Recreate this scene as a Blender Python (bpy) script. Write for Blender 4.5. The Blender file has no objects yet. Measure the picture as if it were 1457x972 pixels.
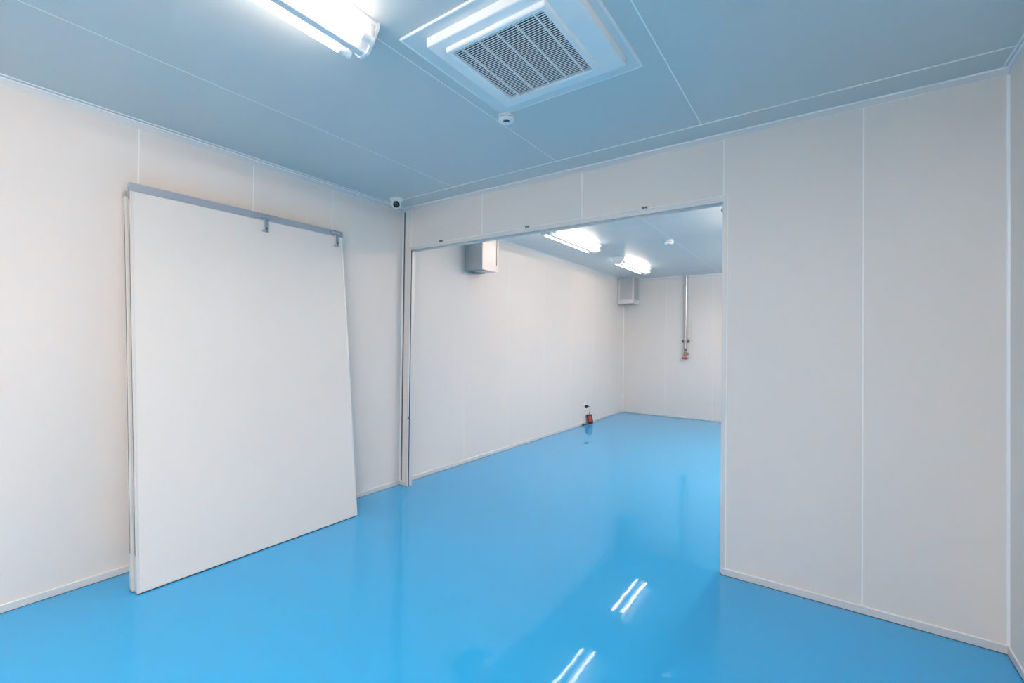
import bpy, bmesh, math
from mathutils import Vector, Matrix

# ------------------------------------------------------------------ scene, camera, light level
S = bpy.context.scene
COL = S.collection
S.view_settings.view_transform = 'Standard'
S.view_settings.look = 'None'
S.view_settings.gamma = 1.0
S.view_settings.use_curve_mapping = False
S.view_settings.exposure = 0.0
S.cycles.max_bounces = 10
S.cycles.diffuse_bounces = 6
S.cycles.glossy_bounces = 4
S.cycles.caustics_reflective = False
S.cycles.caustics_refractive = False

IMG_W, IMG_H = 1457.0, 972.0
F_PX, YAW, PITCH, ROLL = 647.78, -0.6222, 0.0106, 0.0121
CAM = Vector((3.2498, -2.9475, 1.3432))
OFF_X, OFF_Y = -17.35, -5.57
fw = Vector((math.sin(YAW) * math.cos(PITCH), math.cos(YAW) * math.cos(PITCH), math.sin(PITCH)))
rt = Vector((math.cos(YAW), -math.sin(YAW), 0))
up = rt.cross(fw)
r2 = rt * math.cos(ROLL) + up * math.sin(ROLL)
u2 = -rt * math.sin(ROLL) + up * math.cos(ROLL)
cd = bpy.data.cameras.new('camera')
cd.sensor_fit = 'HORIZONTAL'
cd.sensor_width = 36.0
cd.lens = F_PX / IMG_W * 36.0
cd.shift_x = -OFF_X / IMG_W
cd.shift_y = OFF_Y / IMG_W
cd.clip_start = 0.02
cam = bpy.data.objects.new('camera', cd)
COL.objects.link(cam)
M3 = Matrix((r2, u2, -fw)).transposed()
cam.matrix_world = Matrix.Translation(CAM) @ M3.to_4x4()
S.camera = cam

world = bpy.data.worlds.new('world')
S.world = world
world.use_nodes = True
world.node_tree.nodes['Background'].inputs[0].default_value = (0.6, 0.7, 0.8, 1)
world.node_tree.nodes['Background'].inputs[1].default_value = 0.05

TUBE_FRONT = 21.0        # glow of the front room's light in view
FILL_BEHIND = 172.0      # glow of two added, unseen fill lights behind the viewer
TUBE_REAR = 8.5         # glow of the rear room's left row
FILL_REAR_RIGHT = 138.0  # raised glow of the added, unseen right row that fills the rear room

# ------------------------------------------------------------------ room measurements (metres)
H = 2.6
W = 3.908
Y_FRONT = -5.4
Y_REAR = 5.7655
T = 0.05               # sandwich panel partition thickness
OPEN_L, OPEN_R, OPEN_Z = 0.105, 2.752, 2.19
SK = 0.003             # panel skin depth
GAP = 0.007           # joint width

# ------------------------------------------------------------------ materials
def mat(name, col, rough=0.5, metal=0.0, spec=0.5, emit=None, estr=0.0, var=0.0, vscale=3.0,
        bump=0.0, bscale=40.0, rvar=0.0, coat=0.0):
    m = bpy.data.materials.new(name)
    m.use_nodes = True
    nt = m.node_tree
    b = nt.nodes['Principled BSDF']
    b.inputs['Base Color'].default_value = (*col, 1)
    b.inputs['Roughness'].default_value = rough
    b.inputs['Metallic'].default_value = metal
    b.inputs['Specular IOR Level'].default_value = spec
    b.inputs['Coat Weight'].default_value = coat
    b.inputs['Coat Roughness'].default_value = 0.03
    if emit:
        b.inputs['Emission Color'].default_value = (*emit, 1)
        b.inputs['Emission Strength'].default_value = estr
    geo = nt.nodes.new('ShaderNodeNewGeometry')
    if var > 0 or rvar > 0:
        n = nt.nodes.new('ShaderNodeTexNoise')
        n.inputs['Scale'].default_value = vscale
        n.inputs['Detail'].default_value = 4
        nt.links.new(geo.outputs['Position'], n.inputs['Vector'])
        if var > 0:
            mx = nt.nodes.new('ShaderNodeMix')
            mx.data_type = 'RGBA'
            mx.inputs['A'].default_value = (*[c * (1 - var) for c in col], 1)
            mx.inputs['B'].default_value = (*[min(1, c * (1 + var)) for c in col], 1)
            nt.links.new(n.outputs['Fac'], mx.inputs['Factor'])
            nt.links.new(mx.outputs['Result'], b.inputs['Base Color'])
        if rvar > 0:
            mr = nt.nodes.new('ShaderNodeMapRange')
            mr.inputs['To Min'].default_value = max(0, rough - rvar)
            mr.inputs['To Max'].default_value = rough + rvar
            nt.links.new(n.outputs['Fac'], mr.inputs['Value'])
            nt.links.new(mr.outputs['Result'], b.inputs['Roughness'])
    if bump > 0:
        n2 = nt.nodes.new('ShaderNodeTexNoise')
        n2.inputs['Scale'].default_value = bscale
        n2.inputs['Detail'].default_value = 2
        nt.links.new(geo.outputs['Position'], n2.inputs['Vector'])
        bp = nt.nodes.new('ShaderNodeBump')
        bp.inputs['Strength'].default_value = bump
        bp.inputs['Distance'].default_value = 0.01
        nt.links.new(n2.outputs['Fac'], bp.inputs['Height'])
        nt.links.new(bp.outputs['Normal'], b.inputs['Normal'])
    return m

WALL = mat('painted_panel_steel', (0.815, 0.765, 0.73), 0.44, spec=0.35, var=0.012, vscale=2.0, bump=0.02, bscale=5.0, rvar=0.03)
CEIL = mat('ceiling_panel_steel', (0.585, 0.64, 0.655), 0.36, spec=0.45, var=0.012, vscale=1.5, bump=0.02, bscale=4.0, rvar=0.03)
SEAL = mat('joint_sealant_highlight', (0.95, 0.95, 0.95), 0.4, var=0.01)  # sealant kept extra white to paint the bevel highlights along panel joints
SEAL2 = mat('joint_sealant_highlight_pale', (0.90, 0.87, 0.84), 0.42, var=0.01)  # softer sealant white for the fainter painted joint highlights
CORE = mat('panel_core', (0.8, 0.8, 0.8), 0.7, var=0.02)
ALU = mat('pale_anodised_aluminium', (0.76, 0.735, 0.72), 0.38, metal=0.1, var=0.02, vscale=9)
ALUB = mat('aluminium_rail', (0.52, 0.54, 0.60), 0.35, metal=0.55, var=0.03, vscale=8)
STEEL = mat('brushed_steel', (0.55, 0.57, 0.60), 0.28, metal=0.9, var=0.05, vscale=30)
TRIM = mat('trim_steel', (0.74, 0.74, 0.76), 0.33, spec=0.5, var=0.015)
BEAD_GLINT = mat('trim_edge_highlight', (0.96, 0.96, 0.96), 0.25, var=0.01)  # near-white colour paints the highlights on bent trim edges
DARK = mat('dark_gasket', (0.03, 0.035, 0.045), 0.6, var=0.1)
GROOVE = mat('grey_gasket', (0.10, 0.115, 0.13), 0.5, var=0.1)
BLACK = mat('black_plastic', (0.008, 0.008, 0.009), 0.32, var=0.1)
LENS = mat('black_lens', (0.004, 0.004, 0.006), 0.08, var=0.1)
RED = mat('red_plastic', (0.50, 0.018, 0.035), 0.35, var=0.06)
WPLAS = mat('white_plastic', (0.92, 0.92, 0.92), 0.35, var=0.01)
ACW = mat('air_conditioner_plastic', (0.90, 0.92, 0.93), 0.42, var=0.01)
SLAT = mat('grille_slat_plastic', (0.85, 0.88, 0.90), 0.45, var=0.02)
FLANGE = mat('flange_enamel', (0.73, 0.78, 0.80), 0.4, var=0.01)
FILTER = mat('air_filter_mesh', (0.035, 0.05, 0.075), 0.8, var=0.3, vscale=160)
LEAF = mat('door_leaf_skin', (0.81, 0.775, 0.745), 0.42, spec=0.4, var=0.012, vscale=2.0, bump=0.015, bscale=5.0)
LAMPW = mat('lamp_housing_enamel', (0.80, 0.80, 0.83), 0.35, var=0.01)
TUBEF = mat('lit_tube', (1, 1, 1), 0.4, emit=(1.0, 0.79, 0.625), estr=TUBE_FRONT, var=0.005)
TUBER = mat('lit_tube_rear', (1, 1, 1), 0.4, emit=(1.0, 0.79, 0.625), estr=TUBE_REAR, var=0.005)
FILLRR = mat('fill_tube_rear_right', (1, 1, 1), 0.4, emit=(1.0, 0.79, 0.625), estr=FILL_REAR_RIGHT, var=0.005)
FILLB = mat('fill_tube_behind', (1, 1, 1), 0.4, emit=(1.0, 0.79, 0.625), estr=FILL_BEHIND, var=0.005)
DUCT = mat('galvanised_duct_sheet', (0.56, 0.57, 0.58), 0.36, metal=0.6, var=0.04, vscale=12)
BRASS = mat('brass_valve', (0.45, 0.36, 0.24), 0.35, metal=0.8, var=0.05)

def floor_material():
    m = mat('blue_epoxy_floor', (0.030, 0.425, 0.86), 0.018, spec=0.5, var=0.025, vscale=0.9, rvar=0.008)
    nt = m.node_tree
    b = nt.nodes['Principled BSDF']
    geo = nt.nodes.new('ShaderNodeNewGeometry')
    n1 = nt.nodes.new('ShaderNodeTexNoise'); n1.inputs['Scale'].default_value = 14.0; n1.inputs['Detail'].default_value = 1.0
    n2 = nt.nodes.new('ShaderNodeTexNoise'); n2.inputs['Scale'].default_value = 1.3; n2.inputs['Detail'].default_value = 1.0
    ad = nt.nodes.new('ShaderNodeMath'); ad.operation = 'MULTIPLY_ADD'
    for n in (n1, n2):
        nt.links.new(geo.outputs['Position'], n.inputs['Vector'])
    nt.links.new(n2.outputs['Fac'], ad.inputs[0]); ad.inputs[1].default_value = 1.0
    nt.links.new(n1.outputs['Fac'], ad.inputs[2])
    bp = nt.nodes.new('ShaderNodeBump'); bp.inputs['Strength'].default_value = 1.0; bp.inputs['Distance'].default_value = 0.00016
    nt.links.new(ad.outputs[0], bp.inputs['Height'])
    nt.links.new(bp.outputs['Normal'], b.inputs['Normal'])
    return m
FLOOR = floor_material()

# ------------------------------------------------------------------ mesh helpers
def add_box(bm, lo, hi, bev=0.0, seg=1, rot=None, pivot=None):
    lo, hi = Vector(lo), Vector(hi)
    r = bmesh.ops.create_cube(bm, size=1.0)
    vs = r['verts']
    c, s = (lo + hi) / 2, hi - lo
    for v in vs:
        v.co = Vector((v.co.x * s.x, v.co.y * s.y, v.co.z * s.z)) + c
    if bev > 0:
        es = list({e for v in vs for e in v.link_edges})
        rr = bmesh.ops.bevel(bm, geom=es, offset=min(bev, min(s) * 0.45), segments=seg, affect='EDGES', profile=0.5)
        vs = [v for v in rr['verts'] if v.is_valid]
        vs = list({v for f in rr['faces'] for v in f.verts} | set(vs))
    if rot is not None:
        pv = Vector(pivot) if pivot else c
        for v in vs:
            v.co = rot @ (v.co - pv) + pv
    return vs

def add_tube(bm, pts, r, n=12, caps=True):
    pts = [Vector(p) for p in pts]
    rings = []
    for i, p in enumerate(pts):
        d = (pts[min(i + 1, len(pts) - 1)] - pts[max(i - 1, 0)]).normalized()
        a = d.orthogonal() if abs(d.z) > 0.9 else d.cross(Vector((0, 0, 1)))
        a.normalize()
        b = d.cross(a)
        rr = r[i] if isinstance(r, (list, tuple)) else r
        rings.append([bm.verts.new(p + (a * math.cos(t) + b * math.sin(t)) * rr)
                      for t in [2 * math.pi * k / n for k in range(n)]])
    for i in range(len(rings) - 1):
        for k in range(n):
            bm.faces.new((rings[i][k], rings[i][(k + 1) % n], rings[i + 1][(k + 1) % n], rings[i + 1][k]))
    if caps:
        bm.faces.new(rings[0]); bm.faces.new(rings[-1])

def add_lathe(bm, prof, n=28, axis=Matrix.Identity(3), at=(0, 0, 0)):
    """prof: list of (radius, z); spun about local z"""
    at = Vector(at)
    rings = []
    for r, z in prof:
        if r < 1e-6:
            rings.append([bm.verts.new(axis @ Vector((0, 0, z)) + at)])
        else:
            rings.append([bm.verts.new(axis @ Vector((r * math.cos(2 * math.pi * k / n), r * math.sin(2 * math.pi * k / n), z)) + at) for k in range(n)])
    for A, B in zip(rings, rings[1:]):
        for k in range(n):
            a = [A[k % len(A)], A[(k + 1) % n % len(A)], B[(k + 1) % n % len(B)], B[k % len(B)]]
            u = []
            for v in a:
                if v not in u: u.append(v)
            if len(u) > 2: bm.faces.new(u)

def add_prism(bm, poly, axis, a, b):
    """poly in the two axes other than `axis`, extruded from a to b"""
    def P(p, t):
        l = list(p); l.insert(axis, t); return Vector(l)
    A = [bm.verts.new(P(p, a)) for p in poly]
    B = [bm.verts.new(P(p, b)) for p in poly]
    bm.faces.new(A); bm.faces.new(B)
    for i in range(len(poly)):
        j = (i + 1) % len(poly)
        bm.faces.new((A[i], A[j], B[j], B[i]))

def add_ring(bm, cx, cy, outer, inner, z0, z1, bev=0.0, seg=2, ky=0.0):
    """square ring (z0 low, z1 high), outer/inner are half sizes"""
    def loop(h, z): return [bm.verts.new((cx + sx * h, cy + sy * (h + ky), z)) for sx, sy in ((-1, -1), (1, -1), (1, 1), (-1, 1))]
    o0, o1, i0, i1 = loop(outer, z0), loop(outer, z1), loop(inner, z0), loop(inner, z1)
    fs = []
    for k in range(4):
        j = (k + 1) % 4
        for q in ((o0[k], o0[j], o1[j], o1[k]), (i0[j], i0[k], i1[k], i1[j]), (o0[j], o0[k], i0[k], i0[j]), (o1[k], o1[j], i1[j], i1[k])):
            fs.append(bm.faces.new(q))
    if bev > 0:
        es = [e for e in {e for f in fs for e in f.edges} if all(v in o0 for v in e.verts) or
              (any(v in o0 for v in e.verts) and any(v in o1 for v in e.verts))]
        bmesh.ops.bevel(bm, geom=es, offset=bev, segments=seg, affect='EDGES', profile=0.5)

def obj(name, bm, m, parent=None, smooth=None, loc=None):
    bmesh.ops.recalc_face_normals(bm, faces=bm.faces)
    me = bpy.data.meshes.new(name)
    bm.to_mesh(me); bm.free()
    me.materials.append(m)
    if smooth:
        for p in me.polygons: p.use_smooth = True
        me.set_sharp_from_angle(angle=math.radians(smooth))
    o = bpy.data.objects.new(name, me)
    COL.objects.link(o)
    if parent: o.parent = parent
    if loc: o.location = loc
    return o

def boxobj(name, lo, hi, m, parent=None, bev=0.0, seg=1):
    bm = bmesh.new(); add_box(bm, lo, hi, bev, seg)
    return obj(name, bm, m, parent)

def tag(o, label, cat, group=None, kind=None):
    o['label'] = label
    if cat: o['category'] = cat
    if group: o['group'] = group
    if kind: o['kind'] = kind
    return o

def thing(name, label, cat, loc=(0, 0, 0), group=None):
    o = bpy.data.objects.new(name, None)
    COL.objects.link(o)
    o.location = loc
    o.empty_display_size = 0.1
    return tag(o, label, cat, group)

def struct(o, label, cat):
    return tag(o, label, cat, kind='structure')

def copy_thing(root, loc, label):
    r = root.copy(); COL.objects.link(r); r.location = loc; r['label'] = label
    for ch in list(root.children):
        c = ch.copy(); COL.objects.link(c); c.parent = r
        for g in list(ch.children):
            d = g.copy(); COL.objects.link(d); d.parent = c
    return r

# ------------------------------------------------------------------ floor
fl = boxobj('floor', (-0.15, Y_FRONT - 0.15, -0.12), (W + 0.15, Y_REAR + 0.15, 0.0), FLOOR)
struct(fl, 'glossy sky blue epoxy floor running through both rooms', 'floor')

# ------------------------------------------------------------------ walls in panels
def panel_wall(name, label, axis, face, sign, joints, z0=0.0, z1=H, depth=0.1, seal=None):
    """wall whose visible face is at coordinate `face` on `axis`; it faces `sign`; joints = positions along the other axis"""
    seal = seal or SEAL
    oa = 1 - axis
    def B(nm, a0, a1, d0, d1, zz0, zz1, m, par, bev=0.0):
        lo = [0, 0, zz0]; hi = [0, 0, zz1]
        lo[oa], hi[oa] = a0, a1
        p, q = face - sign * d0, face - sign * d1
        lo[axis], hi[axis] = min(p, q), max(p, q)
        return boxobj(nm, lo, hi, m, par, bev)
    w = B(name, joints[0], joints[-1], SK, depth, z0, z1, CORE, None)
    struct(w, label, 'wall')
    for a, b in zip(joints, joints[1:]):
        B('panel', a + (GAP / 2 if a != joints[0] else 0), b - (GAP / 2 if b != joints[-1] else 0), 0, SK, z0, z1, WALL, w, 0.001)
    for a in joints[1:-1]:
        B('seal_highlight', a - GAP / 2, a + GAP / 2, 0.0004, SK, z0, z1, seal, w)
    return w

panel_wall('wall_left', 'pale grey panel wall behind the leaning door leaves', 0, 0.0, 1,
           [Y_FRONT, -4.61, -3.97, -3.33, -2.69, -2.037, -1.385, -0.762, 0.0])
panel_wall('wall_rear_left', 'pale grey panel wall of the rear room carrying the outlet', 0, 0.0, 1,
           [0.0, 0.926, 1.776, 2.661, 3.491, 4.308, 5.12, Y_REAR], seal=SEAL2)
panel_wall('wall_rear', 'pale grey panel wall at the far end of the rear room', 1, Y_REAR, -1,
           [-0.1, 0.812, 1.622, 2.43, 3.24, W + 0.1], seal=SEAL2)
panel_wall('wall_right', 'grey panel wall at the right edge of the front room', 0, W, -1,
           [Y_FRONT, -4.5, -3.6, -2.7, -1.8, -0.9, 0.0])
panel_wall('wall_rear_right', 'pale panel wall on the right of the rear room, behind the partition', 0, W, -1,
           [0.0, 0.95, 1.9, 2.85, 3.8, 4.75, Y_REAR])
panel_wall('wall_front', 'pale panel wall behind the viewer in the front room', 1, Y_FRONT, 1,
           [-0.1, 0.9, 1.8, 2.7, W + 0.1])

# partition with the wide opening
pw = boxobj('wall_back', (OPEN_R, SK, 0), (W, T - SK, H), CORE)
struct(pw, 'thin panel partition with a wide opening into the rear room', 'wall')
HZ = OPEN_Z + 0.03
boxobj('header_core', (OPEN_L, SK, HZ), (OPEN_R, T - SK, H), CORE, pw)
boxobj('stub_core', (0.0, SK, 0), (OPEN_L, T - SK, H), CORE, pw)
hj = [OPEN_L, 0.94, 1.836, OPEN_R]
for a, b in zip(hj, hj[1:]):
    boxobj('panel', (a + GAP / 2, 0, HZ), (b - GAP / 2, SK, H), WALL, pw, 0.001)
boxobj('panel', (0.026, 0, 0), (OPEN_L - GAP / 2, SK, H), WALL, pw, 0.001)
rj = [OPEN_R, 3.401, W]
for a, b in zip(rj, rj[1:]):
    boxobj('panel', (a + GAP / 2, 0, 0), (b - (GAP / 2 if b < W else 0), SK, H), WALL, pw, 0.001)
for x, z in ((OPEN_L, HZ), (0.94, HZ), (1.836, HZ), (OPEN_R, HZ), (3.401, 0)):
    boxobj('seal_highlight', (x - GAP / 2, 0.0004, z), (x + GAP / 2, SK, H), SEAL, pw)
boxobj('panel', (OPEN_R, T - SK, 0), (W, T, H), WALL, pw)
boxobj('panel', (OPEN_L, T - SK, HZ), (OPEN_R, T, H), WALL, pw)
boxobj('panel', (0, T - SK, 0), (OPEN_L, T, H), WALL, pw)
boxobj('corner_gasket', (0.011, 0.0, 0.04), (0.026, SK, H - 0.04), GROOVE, pw)

# ------------------------------------------------------------------ ceilings in panels
def panel_ceiling(name, label, xs, ys):
    c = boxobj(name, (xs[0] - 0.1, ys[0], H + SK), (xs[-1] + 0.1, ys[-1], H + 0.12), CORE)
    struct(c, label, 'ceiling')
    g = 0.003
    for a, b in zip(xs, xs[1:]):
        for e, f in zip(ys, ys[1:]):
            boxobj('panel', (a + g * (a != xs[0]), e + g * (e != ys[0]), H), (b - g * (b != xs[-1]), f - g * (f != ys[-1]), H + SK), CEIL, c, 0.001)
    for a in xs[1:-1]:
        boxobj('seal_highlight', (a - g, ys[0], H + 0.0004), (a + g, ys[-1], H + SK), SEAL, c)
    for e in ys[1:-1]:
        boxobj('seal_highlight', (xs[0], e - g, H + 0.0008), (xs[-1], e + g, H + SK), SEAL, c)
    return c
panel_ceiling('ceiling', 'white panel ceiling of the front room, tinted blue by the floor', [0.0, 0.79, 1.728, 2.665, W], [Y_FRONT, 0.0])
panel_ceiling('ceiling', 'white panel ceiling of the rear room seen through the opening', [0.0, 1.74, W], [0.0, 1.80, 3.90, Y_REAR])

# ------------------------------------------------------------------ trims
trim_no = [0]
def ceiling_trim(label, axis, face, sign, a0, a1, drop, over):
    """angle trim: leg `drop` on the wall, leg `over` on the ceiling, with a rolled edge each, its highlight painted white"""
    trim_no[0] += 1
    oa = 1 - axis
    def B(nm, d0, d1, zz0, zz1, m, par, bev=0.0):
        lo = [0, 0, zz0]; hi = [0, 0, zz1]
        lo[oa], hi[oa] = a0, a1
        p, q = face + sign * d0, face + sign * d1
        lo[axis], hi[axis] = min(p, q), max(p, q)
        return boxobj(nm, lo, hi, m, par, bev)
    t = B('trim_%d' % trim_no[0], 0, 0.003, H - drop, H, TRIM, None, 0.001)
    struct(t, label, 'trim')
    B('ceiling_leg', 0.003, over, H - 0.002 - 0.0003 * trim_no[0], H, CEIL, t)
    B('rolled_edge', over - 0.004, over + 0.005, H - 0.0045 - 0.0003 * trim_no[0], H, BEAD_GLINT, t, 0.0015)
    B('rolled_edge', 0.0, 0.010, H - 0.009 - 0.0003 * trim_no[0], H - 0.001, BEAD_GLINT, t, 0.002)
    B('lower_edge', 0.0, 0.0042, H - drop - 0.003, H - drop, BEAD_GLINT, t, 0.001)
    return t
ceiling_trim('wide ceiling flashing above the partition wall', 1, 0.0, -1, 0.0, W, 0.037, 0.188)
ceiling_trim('narrow ceiling angle along the wall with the leaning leaves', 0, 0.0, 1, Y_FRONT, 0.0, 0.04, 0.036)
ceiling_trim('ceiling angle along the right edge wall of the front room', 0, W, -1, Y_FRONT, 0.0, 0.04, 0.02)
ceiling_trim('narrow ceiling angle along the outlet wall of the rear room', 0, 0.0, 1, T, Y_REAR, 0.03, 0.03)
ceiling_trim('pale ceiling angle on the far end wall', 1, Y_REAR, -1, 0.0, W, 0.055, 0.03)
ceiling_trim('ceiling angle along the right wall of the rear room', 0, W, -1, T, Y_REAR, 0.04, 0.03)

def corner_trim(label, x, y, sx, sy, r=0.009, z0=0.037, z1=H - 0.04, m=BEAD_GLINT):
    trim_no[0] += 1
    bm = bmesh.new()
    pts = [(x, y)]
    for k in range(6):
        t = math.pi / 2 * k / 5
        pts.append((x + sx * r * math.cos(t), y + sy * r * math.sin(t)))
    add_prism(bm, pts, 2, z0, z1)
    o = obj('trim_%d' % trim_no[0], bm, m, smooth=40)
    struct(o, label, 'trim')
corner_trim('bright vertical corner bead left of the opening', 0, 0, 1, -1, 0.0085)
corner_trim('bright vertical corner bead at the right edge of the partition', W, 0, -1, -1, 0.010)
corner_trim('vertical corner bead in the far left corner of the rear room', 0, Y_REAR, 1, -1, 0.010)
corner_trim('vertical corner bead in the far right corner of the rear room', W, Y_REAR, -1, -1, 0.010)

def baseboard(name, label, axis, face, sign, a0, a1, h=0.037, d=0.007):
    oa = 1 - axis
    def B(nm, d0, d1, zz0, zz1, m, par, bev=0.0):
        lo = [0, 0, zz0]; hi = [0, 0, zz1]
        lo[oa], hi[oa] = a0, a1
        p, q = face + sign * d0, face + sign * d1
        lo[axis], hi[axis] = min(p, q), max(p, q)
        return boxobj(nm, lo, hi, m, par, bev)
    b = B(name, 0, d, 0.0, h, ALU, None, 0.001)
    struct(b, label, 'baseboard')
    B('top_edge', 0, d + 0.0012, h - 0.0005, h + 0.004, BEAD_GLINT, b, 0.0015)
    B('floor_seal', 0, d + 0.002, 0.0, 0.003, GROOVE, b)
    return b
baseboard('baseboard_left', 'aluminium base channel under the wall with the leaning leaves', 0, 0.0, 1, Y_FRONT, 0.0)
baseboard('baseboard_rear_left', 'aluminium base channel under the outlet wall of the rear room', 0, 0.0, 1, T, Y_REAR)
baseboard('baseboard_rear', 'aluminium base channel under the far end wall', 1, Y_REAR, -1, 0.0, W)
baseboard('baseboard_back', 'aluminium base channel under the partition right of the opening', 1, 0.0, -1, OPEN_R + 0.004, W)
baseboard('baseboard_back', 'short aluminium base channel left of the opening', 1, 0.0, -1, 0.0, OPEN_L - 0.022)
baseboard('baseboard_right', 'aluminium base channel under the right edge wall', 0, W, -1, Y_FRONT, 0.0)

# ------------------------------------------------------------------ opening frame: header track and jamb channels
trim_no[0] += 1
ht = boxobj('trim_%d' % trim_no[0], (OPEN_L - 0.02, -0.004, OPEN_Z), (OPEN_R, 0.0, OPEN_Z + 0.034), ALU, None, 0.001)
struct(ht, 'metal sliding door track along the top of the opening', 'trim')
boxobj('track_top', (OPEN_L, 0.0, OPEN_Z + 0.018), (OPEN_R, T, OPEN_Z + 0.03), ALUB, ht)
boxobj('rear_lip', (OPEN_L, T - 0.004, OPEN_Z - 0.010), (OPEN_R, T + 0.002, OPEN_Z + 0.03), BEAD_GLINT, ht, 0.001)
boxobj('upper_edge', (OPEN_L - 0.02, -0.0055, OPEN_Z + 0.033), (OPEN_R, 0.0, OPEN_Z + 0.038), BEAD_GLINT, ht, 0.001)
boxobj('lower_edge', (OPEN_L, -0.0045, OPEN_Z - 0.002), (OPEN_R, 0.004, OPEN_Z + 0.001), ALUB, ht)

trim_no[0] += 1
jl = boxobj('trim_%d' % trim_no[0], (OPEN_L - 0.022, -0.003, 0), (OPEN_L, 0.0, OPEN_Z), ALU, None, 0.001)
struct(jl, 'metal jamb channel on the left side of the opening', 'trim')
boxobj('jamb_slot', (OPEN_L, 0.001, 0.0), (OPEN_L + 0.003, 0.014, OPEN_Z), DARK, jl)
boxobj('jamb_face', (OPEN_L, 0.014, 0.0), (OPEN_L + 0.004, T, OPEN_Z), ALU, jl, 0.001)
boxobj('front_lip', (OPEN_L - 0.002, -0.005, 0.0), (OPEN_L + 0.004, 0.001, OPEN_Z), BEAD_GLINT, jl, 0.001)
boxobj('keeper', (OPEN_L - 0.006, -0.008, 0.62), (OPEN_L + 0.006, -0.002, 0.645), GROOVE, jl, 0.001)

trim_no[0] += 1
jr = boxobj('trim_%d' % trim_no[0], (OPEN_R - 0.002, -0.004, 0.004), (OPEN_R + 0.020, 0.0, OPEN_Z + 0.03), ALU, None, 0.001)
struct(jr, 'metal jamb channel on the right side of the opening', 'trim')
boxobj('sealant_line', (OPEN_R + 0.020, -0.0025, 0.037), (OPEN_R + 0.026, 0.0, OPEN_Z + 0.03), SEAL, jr)
boxobj('jamb_face', (OPEN_R - 0.004, 0.001, 0.0), (OPEN_R, T, OPEN_Z), ALU, jr)
boxobj('rear_lip', (OPEN_R - 0.011, T - 0.004, 0.0), (OPEN_R, T + 0.002, OPEN_Z), BEAD_GLINT, jr, 0.001)
boxobj('foot', (OPEN_R - 0.003, -0.006, 0.0), (OPEN_R + 0.020, 0.0, 0.005), DARK, jr)
boxobj('stop_block', (OPEN_R - 0.012, 0.004, OPEN_Z - 0.055), (OPEN_R - 0.002, 0.02, OPEN_Z - 0.035), GROOVE, jr, 0.001)

def track_clip(x, label):
    t = thing('track_clip', label, 'clip', (x, -0.004, OPEN_Z + 0.038), 'clips on the door track')
    bm = bmesh.new(); add_box(bm, (-0.019, -0.010, -0.007), (0.019, 0, 0.009), 0.003, 2)
    obj('clip_body', bm, STEEL, t)
    for sx in (-0.0085, 0.0085):
        bm = bmesh.new()
        add_lathe(bm, [(0, 0.004), (0.006, 0.003), (0.007, 0)], 12, Matrix.Rotation(math.pi / 2, 3, 'X'), (sx, -0.010, 0.001))
        obj('screw_head', bm, GROOVE, t)
    return t
track_clip(0.493, 'small steel clip on the header track nearest the left jamb')
track_clip(1.387, 'small steel clip at the middle of the header track')
track_clip(2.288, 'small steel clip on the header track nearest the right jamb')

# ------------------------------------------------------------------ door leaves leaning on the left wall
def door_leaf(label, x_bot, x_top, y0, y1, z_top, th, rail, brackets, group):
    """leaf in local axes: local z runs up the leaf, local x out of its face (towards the room), origin at the foot of its face"""
    lean = math.atan2(x_bot - x_top, z_top)
    L = math.hypot(x_bot - x_top, z_top)
    t = thing('door_leaf', label, 'door leaf', (x_bot, 0, 0.0), group)
    t.rotation_euler = (0, -lean, 0)
    z0 = 0.006
    g = boxobj('bottom_gasket', (-th + 0.003, y0 + 0.004, 0.0), (-0.002, y1 - 0.004, z0 + 0.004), DARK, t)
    boxobj('panel', (-th + 0.001, y0 + 0.012, z0 + 0.003), (-0.0012, y1 - 0.012, L - 0.01), LEAF, t, 0.001)
    for a, b in ((y0, y0 + 0.012), (y1 - 0.012, y1)):
        st = boxobj('edge_stile', (-th, a, z0), (0, b, L - 0.012), ALU, t, 0.0015)
    # groove of the near edge stile
    boxobj('stile_groove', (-th * 0.62, y0 - 0.0008, 0.20), (-th * 0.42, y0 + 0.001, L - 0.1), GROOVE, t)
    boxobj('bottom_rail', (-th, y0, z0), (0.0005, y1, z0 + 0.008), ALU, t, 0.001)
    boxobj('top_rail', (-th - 0.001, y0 - 0.002, L - rail), (0.003, y1 + 0.002, L), ALUB, t, 0.001)
    if brackets:
        boxobj('end_cap', (-th * 0.55, y0 - 0.006, L - 0.095), (-th * 0.2, y0 - 0.001, L - 0.022), STEEL, t, 0.002)
    for yb in brackets:
        bm = bmesh.new()
        add_box(bm, (0.003, yb - 0.015, L - 0.130), (0.012, yb + 0.015, L - 0.002), 0.002)
        br = obj('hanger_bracket', bm, STEEL, t)
        bm = bmesh.new()
        add_tube(bm, [(0.018, yb - 0.056, L - 0.024), (0.018, yb + 0.015, L - 0.024)], 0.013, 12)
        obj('roller_pin', bm, STEEL, br, smooth=40)
        bm = bmesh.new()
        add_box(bm, (0.003, yb - 0.030, L - 0.130), (0.020, yb - 0.012, L - 0.120), 0.001)
        obj('foot_hook', bm, STEEL, br)
        bm = bmesh.new()
        add_lathe(bm, [(0, 0.004), (0.005, 0.003), (0.006, 0)], 12, Matrix.Rotation(math.pi / 2, 3, 'Y'), (0.012, yb + 0.002, L - 0.104))
        obj('bolt', bm, GROOVE, br, smooth=40)
    return t
door_leaf('white sliding door leaf with two hanger brackets, leaning in front', 0.335, 0.088, -2.100, -0.725, 2.213, 0.036, 0.048, (-1.345, -0.785), 'removed sliding door leaves')
door_leaf('white sliding door leaf mostly hidden behind the bracketed leaf', 0.287, 0.042, -2.108, -0.705, 2.170, 0.036, 0.03, (), 'removed sliding door leaves')

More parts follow.
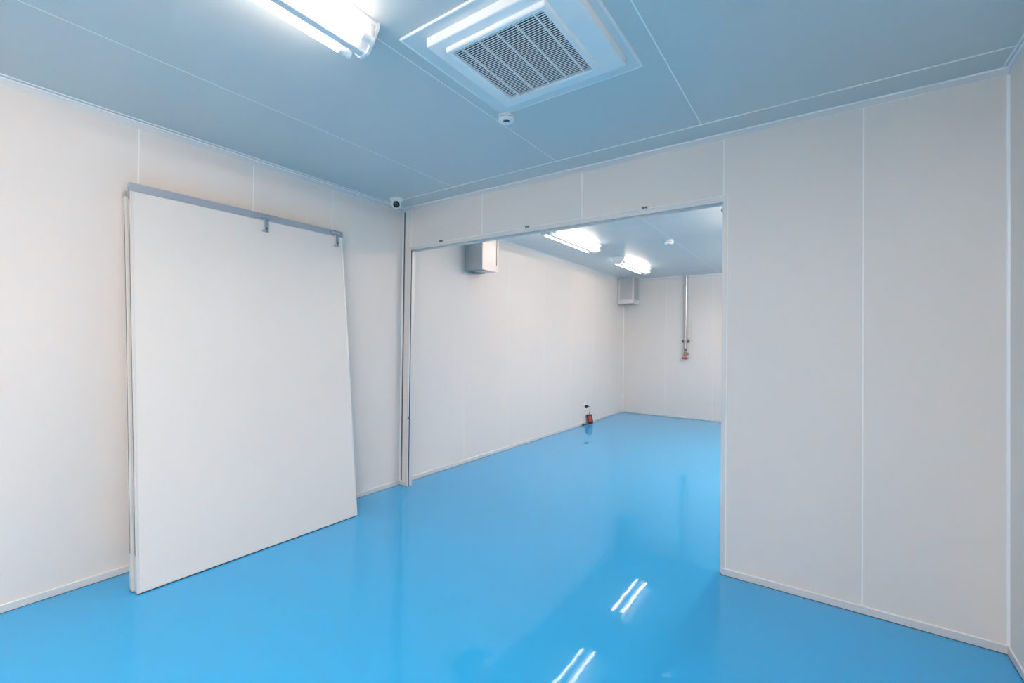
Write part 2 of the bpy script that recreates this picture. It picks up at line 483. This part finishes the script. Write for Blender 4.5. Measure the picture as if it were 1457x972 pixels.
# ------------------------------------------------------------------ twin tube ceiling lights
def tube_light(label, loc, tube_m, group='twin tube ceiling lights'):
    """origin on the ceiling at the fixture's middle; runs along y"""
    t = thing('tube_light', label, 'ceiling light', loc, group)
    L2, TX, TZ = 0.615, 0.072, -0.078
    bm = bmesh.new()
    prof = [(-0.090, 0.0), (-0.090, -0.010), (-0.084, -0.013), (-0.018, -0.098), (-0.014, -0.100), (0.014, -0.100), (0.018, -0.098), (0.084, -0.013), (0.090, -0.010), (0.090, 0.0)]
    add_prism(bm, prof, 1, -L2 + 0.012, L2 - 0.012)
    obj('housing', bm, LAMPW, t)
    for s in (-1, 1):
        bm = bmesh.new()
        pr = [(-0.089, 0.0), (-0.089, -0.022), (-0.050, -0.080), (-0.026, -0.102), (0.026, -0.102), (0.050, -0.080), (0.089, -0.022), (0.089, 0.0)]
        add_prism(bm, pr, 1, s * (L2 - 0.012), s * L2)
        e = obj('end_cap', bm, WPLAS, t)
        for sx in (-1, 1):
            bm = bmesh.new()
            y = s * (L2 - 0.030)
            add_box(bm, (sx * TX - 0.010, y - 0.009, TZ), (sx * TX + 0.010, y + 0.009, -0.018), 0.003, 2)
            add_lathe(bm, [(0, 0.010), (0.015, 0.010), (0.0175, 0.007), (0.0175, -0.007), (0.015, -0.010), (0, -0.010)], 16,
                      Matrix.Rotation(math.pi / 2, 3, 'X'), (sx * TX, y, TZ))
            obj('lamp_holder', bm, WPLAS, t, smooth=35)
        if s == 1:
            bm = bmesh.new()
            add_box(bm, (0.050, L2, -0.034), (0.066, L2 + 0.003, -0.022), 0.001)
            add_box(bm, (0.046, L2, -0.046), (0.052, L2 + 0.004, -0.030), 0.001)
            obj('spring_catch', bm, GROOVE, e)
    for sx in (-1, 1):
        bm = bmesh.new()
        add_tube(bm, [(sx * TX, -L2 + 0.075, TZ), (sx * TX, L2 - 0.075, TZ)], 0.0155, 16)
        tb = obj('tube', bm, tube_m, t, smooth=50)
        for s in (-1, 1):
            bm = bmesh.new()
            add_tube(bm, [(sx * TX, s * (L2 - 0.075), TZ), (sx * TX, s * (L2 - 0.038), TZ)], 0.0162, 16)
            obj('tube_cap', bm, WPLAS, tb, smooth=50)
    bm = bmesh.new()
    add_box(bm, (-0.016, -0.020, -0.1055), (0.010, 0.014, -0.100), 0.002)
    k = obj('cover_latch', bm, WPLAS, t)
    bm = bmesh.new()
    add_box(bm, (-0.006, -0.013, -0.1065), (0.0, 0.008, -0.1054))
    obj('latch_slot', bm, GROOVE, k)
    return t
tube_light('twin tube ceiling light in the front room, left of the air conditioner', (1.720, -2.395, H), TUBEF)
tube_light('added twin tube fill light in the front room, unseen just behind the viewer', (3.10, -3.60, H), FILLB)
tube_light('added twin tube fill light in the front room, unseen by the wall far behind the viewer', (2.85, -4.72, H), FILLB)
r1 = tube_light('twin tube ceiling light in the rear room, nearer the opening', (0.832, 1.875, H), TUBER)
copy_thing(r1, (0.812, 3.96, H), 'twin tube ceiling light in the rear room, nearer the far wall')
r2_ = tube_light('added twin tube fill light of the rear room hidden behind the partition', (2.95, 1.785, H), FILLRR)
copy_thing(r2_, (2.95, 3.83, H), 'added twin tube fill light of the rear room hidden at the far right')

# ------------------------------------------------------------------ ceiling cassette air conditioner
ACX, ACY = 2.198, -1.315
ac = thing('air_conditioner', 'white square ceiling cassette air conditioner with a slatted intake grille', 'air conditioner', (ACX, ACY, H))
bm = bmesh.new(); add_ring(bm, -0.008, 0.014, 0.382, 0.300, -0.009, 0.0, 0.002, 1, -0.013); fg = obj('flange', bm, FLANGE, ac)
bm = bmesh.new(); add_ring(bm, -0.008, 0.014, 0.385, 0.379, -0.011, 0.0, 0.0, 1, -0.013); obj('edge_bead', bm, BEAD_GLINT, fg)  # white rim paints the bright line along the flange's outer edge
bm = bmesh.new(); add_ring(bm, 0.022, -0.010, 0.316, 0.220, -0.046, -0.004, 0.007, 3, -0.022); main = obj('main_panel', bm, ACW, ac, smooth=35)
bm = bmesh.new(); add_ring(bm, 0.006, -0.020, 0.236, 0.214, -0.064, -0.03, 0.008, 3); fr = obj('grille_frame', bm, ACW, ac, smooth=35)
boxobj('filter', (0.006 - 0.22, -0.020 - 0.22, -0.0525), (0.006 + 0.22, -0.020 + 0.22, -0.048), FILTER, ac)
sm = None
n_sl = 36
for i in range(n_sl):
    y = -0.020 - 0.208 + 0.416 * (i + 0.5) / n_sl
    if sm is None:
        bm = bmesh.new()
        add_box(bm, (-0.214, -0.0035, -0.0013), (0.214, 0.0035, 0.0013), rot=Matrix.Rotation(math.radians(30), 3, 'X'))
        o = obj('slat', bm, SLAT, fr); sm = o.data
    else:
        o = bpy.data.objects.new('slat', sm); COL.objects.link(o); o.parent = fr
    o.location = (0.006, y, -0.058)
for i in range(5):
    x = 0.006 - 0.214 + 0.428 * (i + 0.55) / 5
    boxobj('cross_bar', (x - 0.0025, -0.234, -0.0630), (x + 0.0025, 0.194, -0.056), SLAT, fr)

# ------------------------------------------------------------------ small ceiling devices
def smooth_lathe(name, prof, m, par, rot=Matrix.Identity(3), at=(0, 0, 0), n=28):
    bm = bmesh.new(); add_lathe(bm, prof, n, rot, at)
    return obj(name, bm, m, par, smooth=38)
se = thing('ceiling_sensor', 'small round white sensor at the corner of the air conditioner', 'sensor', (1.812, -0.905, H))
smooth_lathe('base', [(0, 0), (0.042, 0), (0.043, -0.004), (0.043, -0.014), (0.040, -0.017), (0.036, -0.018)], WPLAS, se)
smooth_lathe('collar', [(0.034, -0.016), (0.034, -0.022)], GROOVE, se)
hd = smooth_lathe('ring_head', [(0.036, -0.020), (0.042, -0.023), (0.044, -0.029), (0.041, -0.037), (0.034, -0.042), (0.026, -0.042), (0.021, -0.038), (0.019, -0.030), (0.030, -0.020), (0.036, -0.020)], WPLAS, se)
smooth_lathe('dark_eye', [(0, -0.036), (0.012, -0.035), (0.0205, -0.032)], LENS, hd)

dc_p = Vector((0.165, -0.235, H))
dc = thing('dome_camera', 'small white dome security camera in the ceiling corner', 'camera', dc_p)
dc.scale = (1.12, 1.12, 1.12)
smooth_lathe('base', [(0, 0), (0.049, 0), (0.050, -0.004), (0.049, -0.014), (0.043, -0.022), (0.036, -0.026)], WPLAS, dc)
look = (CAM - (dc_p + Vector((0, 0, -0.045)))).normalized()
look = (look + Vector((0.0, 0, -0.10))).normalized()
q = Vector((0, 0, 1)).rotation_difference(look).to_matrix()
ball_c = Vector((0, 0, -0.042))
prof = []
for k in range(13):
    a = math.radians(-90 + k * 11.2)
    prof.append((0.040 * math.cos(a), 0.040 * math.sin(a)))
prof[0] = (0, -0.040)
bl = smooth_lathe('ball_housing', prof + [(0.026, 0.0275), (0.0255, 0.024)], WPLAS, dc, q, ball_c)
smooth_lathe('lens_window', [(0.026, 0.025), (0.0235, 0.030), (0.014, 0.0335), (0, 0.0345)], LENS, bl, q, ball_c)
smooth_lathe('lens_ring', [(0.007, 0.034), (0.009, 0.0358), (0.011, 0.034)], GROOVE, bl, q, ball_c, 18)

sd = thing('smoke_detector', 'small white smoke detector on the rear room ceiling', 'smoke detector', (1.70, 2.69, H))
smooth_lathe('base', [(0, 0), (0.052, 0), (0.052, -0.012), (0.046, -0.014)], TRIM, sd)
hd = smooth_lathe('head', [(0.050, -0.014), (0.055, -0.018), (0.055, -0.036), (0.046, -0.046), (0.022, -0.050), (0, -0.050)], WPLAS, sd)
smooth_lathe('vent_slot', [(0.0555, -0.024), (0.0556, -0.027)], GROOVE, hd)
smooth_lathe('test_button', [(0.012, -0.0495), (0.011, -0.053), (0, -0.053)], GROOVE, hd)

# ------------------------------------------------------------------ boxed ducts in the rear room
def duct_box(name, label, x0, x1, y0, y1, z0, collar, m, m2):
    t = thing(name, label, 'duct', (x0, y0, z0))
    w, d, h = x1 - x0, y1 - y0, H - z0
    boxobj('body', (0, 0.006, 0.006), (w - 0.006, d, h), m, t)
    fr_t = 0.006
    # near side: border strips around a recessed sheet
    sw = 0.028
    for nm, lo, hi in (('corner_strip', (0, 0, 0), (sw, fr_t, h)), ('corner_strip', (w - sw, 0, 0), (w, fr_t, h)),
                       ('lower_strip', (sw, 0, 0), (w - sw, fr_t, 0.075))):
        boxobj(nm, lo, hi, m2, t, 0.001)
    for nm, lo, hi in (('corner_strip', (w - fr_t, fr_t, 0), (w, sw, h)), ('corner_strip', (w - fr_t, d - sw, 0), (w, d, h)),
                       ('lower_strip', (w - fr_t, sw, 0), (w, d - sw, 0.075))):
        boxobj(nm, lo, hi, m2, t, 0.001)
    if collar:
        bm = bmesh.new()
        add_lathe(bm, [(0.085, 0.006), (0.085, -0.014), (0.079, -0.014), (0.079, 0.004), (0, 0.004)], 32, at=(w * 0.38, d * 0.42, 0))
        obj('round_collar', bm, STEEL, t, smooth=38)
    else:
        boxobj('bottom_edge', (0.002, 0.0, -0.006), (w - 0.004, 0.006, 0.001), DARK, t)
    return t
duct_box('duct_box', 'white boxed duct hanging on the rear room wall just behind the opening', 0.0, 0.247, 0.90, 1.195, 2.128, True, DUCT, DUCT)
duct_box('duct_box', 'white boxed duct in the far left corner of the rear room', 0.012, 0.31, 5.44, Y_REAR - 0.004, 2.108, False, DUCT, TRIM)

# ------------------------------------------------------------------ supply pipe with red valve on the far wall
px, py = 1.18, Y_REAR - 0.055
pp = thing('supply_pipe', 'steel drop pipe with a red handled valve on the far wall', 'pipe', (px, py, 1.04))
def rel(x, y, z): return (x - px, y - py, z - 1.04)
bm = bmesh.new(); add_tube(bm, [rel(px, py, H), rel(px, py, 1.27)], 0.019, 16); obj('pipe', bm, STEEL, pp, smooth=50)
bm = bmesh.new(); add_tube(bm, [rel(px, py, H), rel(px, py, H - 0.012)], 0.042, 18); obj('ceiling_rose', bm, ALU, pp, smooth=50)
bm = bmesh.new()
add_box(bm, rel(px - 0.030, py - 0.024, 1.385), rel(px + 0.030, py + 0.052, 1.425), 0.004)
cl = obj('wall_clamp', bm, STEEL, pp)
for s in (-1, 1):
    bm = bmesh.new(); add_tube(bm, [rel(px + s * 0.028, py, 1.405), rel(px + s * 0.036, py, 1.405), rel(px + s * 0.060, py, 1.405), rel(px + s * 0.066, py, 1.405)], [0.014, 0.024, 0.024, 0.016], 14)
    obj('clamp_knob', bm, GROOVE, cl, smooth=50)
bm = bmesh.new(); add_tube(bm, [rel(px, py, 1.275), rel(px, py, 1.235)], 0.024, 8); obj('coupling', bm, GROOVE, pp)
bm = bmesh.new()
add_tube(bm, [rel(px, py, 1.24), rel(px, py, 1.21), rel(px, py, 1.20), rel(px, py, 1.16), rel(px, py, 1.15), rel(px, py, 1.06)], [0.016, 0.016, 0.028, 0.028, 0.017, 0.017], 16)
vb = obj('valve_body', bm, BRASS, pp, smooth=45)
bm = bmesh.new(); add_tube(bm, [rel(px + 0.02, py, 1.18), rel(px + 0.055, py - 0.005, 1.175)], [0.013, 0.018], 12); obj('valve_port', bm, BRASS, vb, smooth=45)
bm = bmesh.new(); add_box(bm, rel(px - 0.055, py - 0.040, 1.085), rel(px + 0.050, py - 0.020, 1.118), 0.006, 2); obj('red_handle', bm, RED, pp)
bm = bmesh.new(); add_tube(bm, [rel(px, py - 0.015, 1.10), rel(px, py - 0.046, 1.10)], 0.010, 10); obj('handle_nut', bm, GROOVE, pp, smooth=45)
bm = bmesh.new(); add_tube(bm, [rel(px, py, 1.07), rel(px, py, 1.04)], [0.014, 0.011], 12); obj('spout', bm, ALU, pp, smooth=45)

# ------------------------------------------------------------------ outlet, plug with cord, red and black device
ot = thing('wall_outlet', 'white wall outlet low on the rear room wall', 'outlet', (0, 4.01, 0.305))
bm = bmesh.new(); add_box(bm, (0, -0.045, -0.062), (0.010, 0.045, 0.062), 0.004, 2); pl = obj('cover_plate', bm, WPLAS, ot)
bm = bmesh.new(); add_lathe(bm, [(0.026, 0.010), (0.026, 0.012), (0.022, 0.012), (0.022, 0.0105), (0, 0.0105)], 20, Matrix.Rotation(math.pi / 2, 3, 'Y')); obj('socket', bm, TRIM, pl, smooth=38)

dv_loc = Vector((0.085, 4.075, 0.0))
dv = thing('plugged_device', 'black device with a red face leaning by the wall, plugged into the outlet', 'device', dv_loc)
# local axes of the device: face looks along -y, then turned towards the room
turn = Matrix.Rotation(math.radians(28), 3, 'Z') @ Matrix.Rotation(math.radians(-13), 3, 'X') @ Matrix.Rotation(math.radians(-9), 3, 'Y')
def dev_box(name, lo, hi, m, par, bev, seg=2):
    bm = bmesh.new(); add_box(bm, lo, hi, bev, seg)
    for v in bm.verts: v.co = turn @ v.co + Vector((0, 0, 0.013))
    return obj(name, bm, m, par, smooth=40)
body = dev_box('body', (-0.046, -0.020, 0.0), (0.046, 0.022, 0.155), BLACK, dv, 0.012, 3)
dev_box('red_face', (-0.022, -0.0235, 0.030), (0.022, -0.018, 0.128), RED, body, 0.004)
dev_box('stand', (-0.040, 0.018, 0.004), (-0.012, 0.050, 0.060), ALU, dv, 0.004)
top = turn @ Vector((0.0, 0.0, 0.152)) + Vector((0, 0, 0.013))
plug = Vector((0.012, 4.01, 0.305)) - dv_loc
bm = bmesh.new()
add_tube(bm, [plug, plug + Vector((0.020, 0, 0)), plug + Vector((0.030, 0.0, 0)), plug + Vector((0.040, 0.024, 0.0)), plug + Vector((0.042, 0.045, -0.001))], [0.020, 0.022, 0.020, 0.013, 0.007], 14)
obj('plug', bm, BLACK, dv, smooth=50)
p0 = plug + Vector((0.042, 0.042, -0.001))
ctrl = [p0, p0 + Vector((0.005, 0.05, 0.0)), Vector((top.x + 0.005, max(top.y, p0.y) + 0.05, top.z + 0.10)), top]
pts = []
for k in range(17):
    t_ = k / 16
    pts.append(ctrl[0] * (1 - t_) ** 3 + ctrl[1] * 3 * t_ * (1 - t_) ** 2 + ctrl[2] * 3 * t_ ** 2 * (1 - t_) + ctrl[3] * t_ ** 3)
bm = bmesh.new(); add_tube(bm, pts, 0.0042, 8); obj('cord', bm, GROOVE, dv, smooth=60)
cb = [Vector((-0.03, 0.0, 0.010)), Vector((-0.045, -0.06, 0.008)), Vector((-0.055, -0.13, 0.008)), Vector((-0.052, -0.17, 0.008))]
bm = bmesh.new(); add_tube(bm, cb, [0.005, 0.005, 0.005, 0.005], 8); obj('lead', bm, BLACK, dv, smooth=60)
bm = bmesh.new(); add_tube(bm, [cb[-1] + Vector((0, 0.01, 0.004)), cb[-1] + Vector((0.002, -0.03, 0.004))], [0.012, 0.011], 10); obj('lead_plug', bm, BLACK, dv, smooth=60)
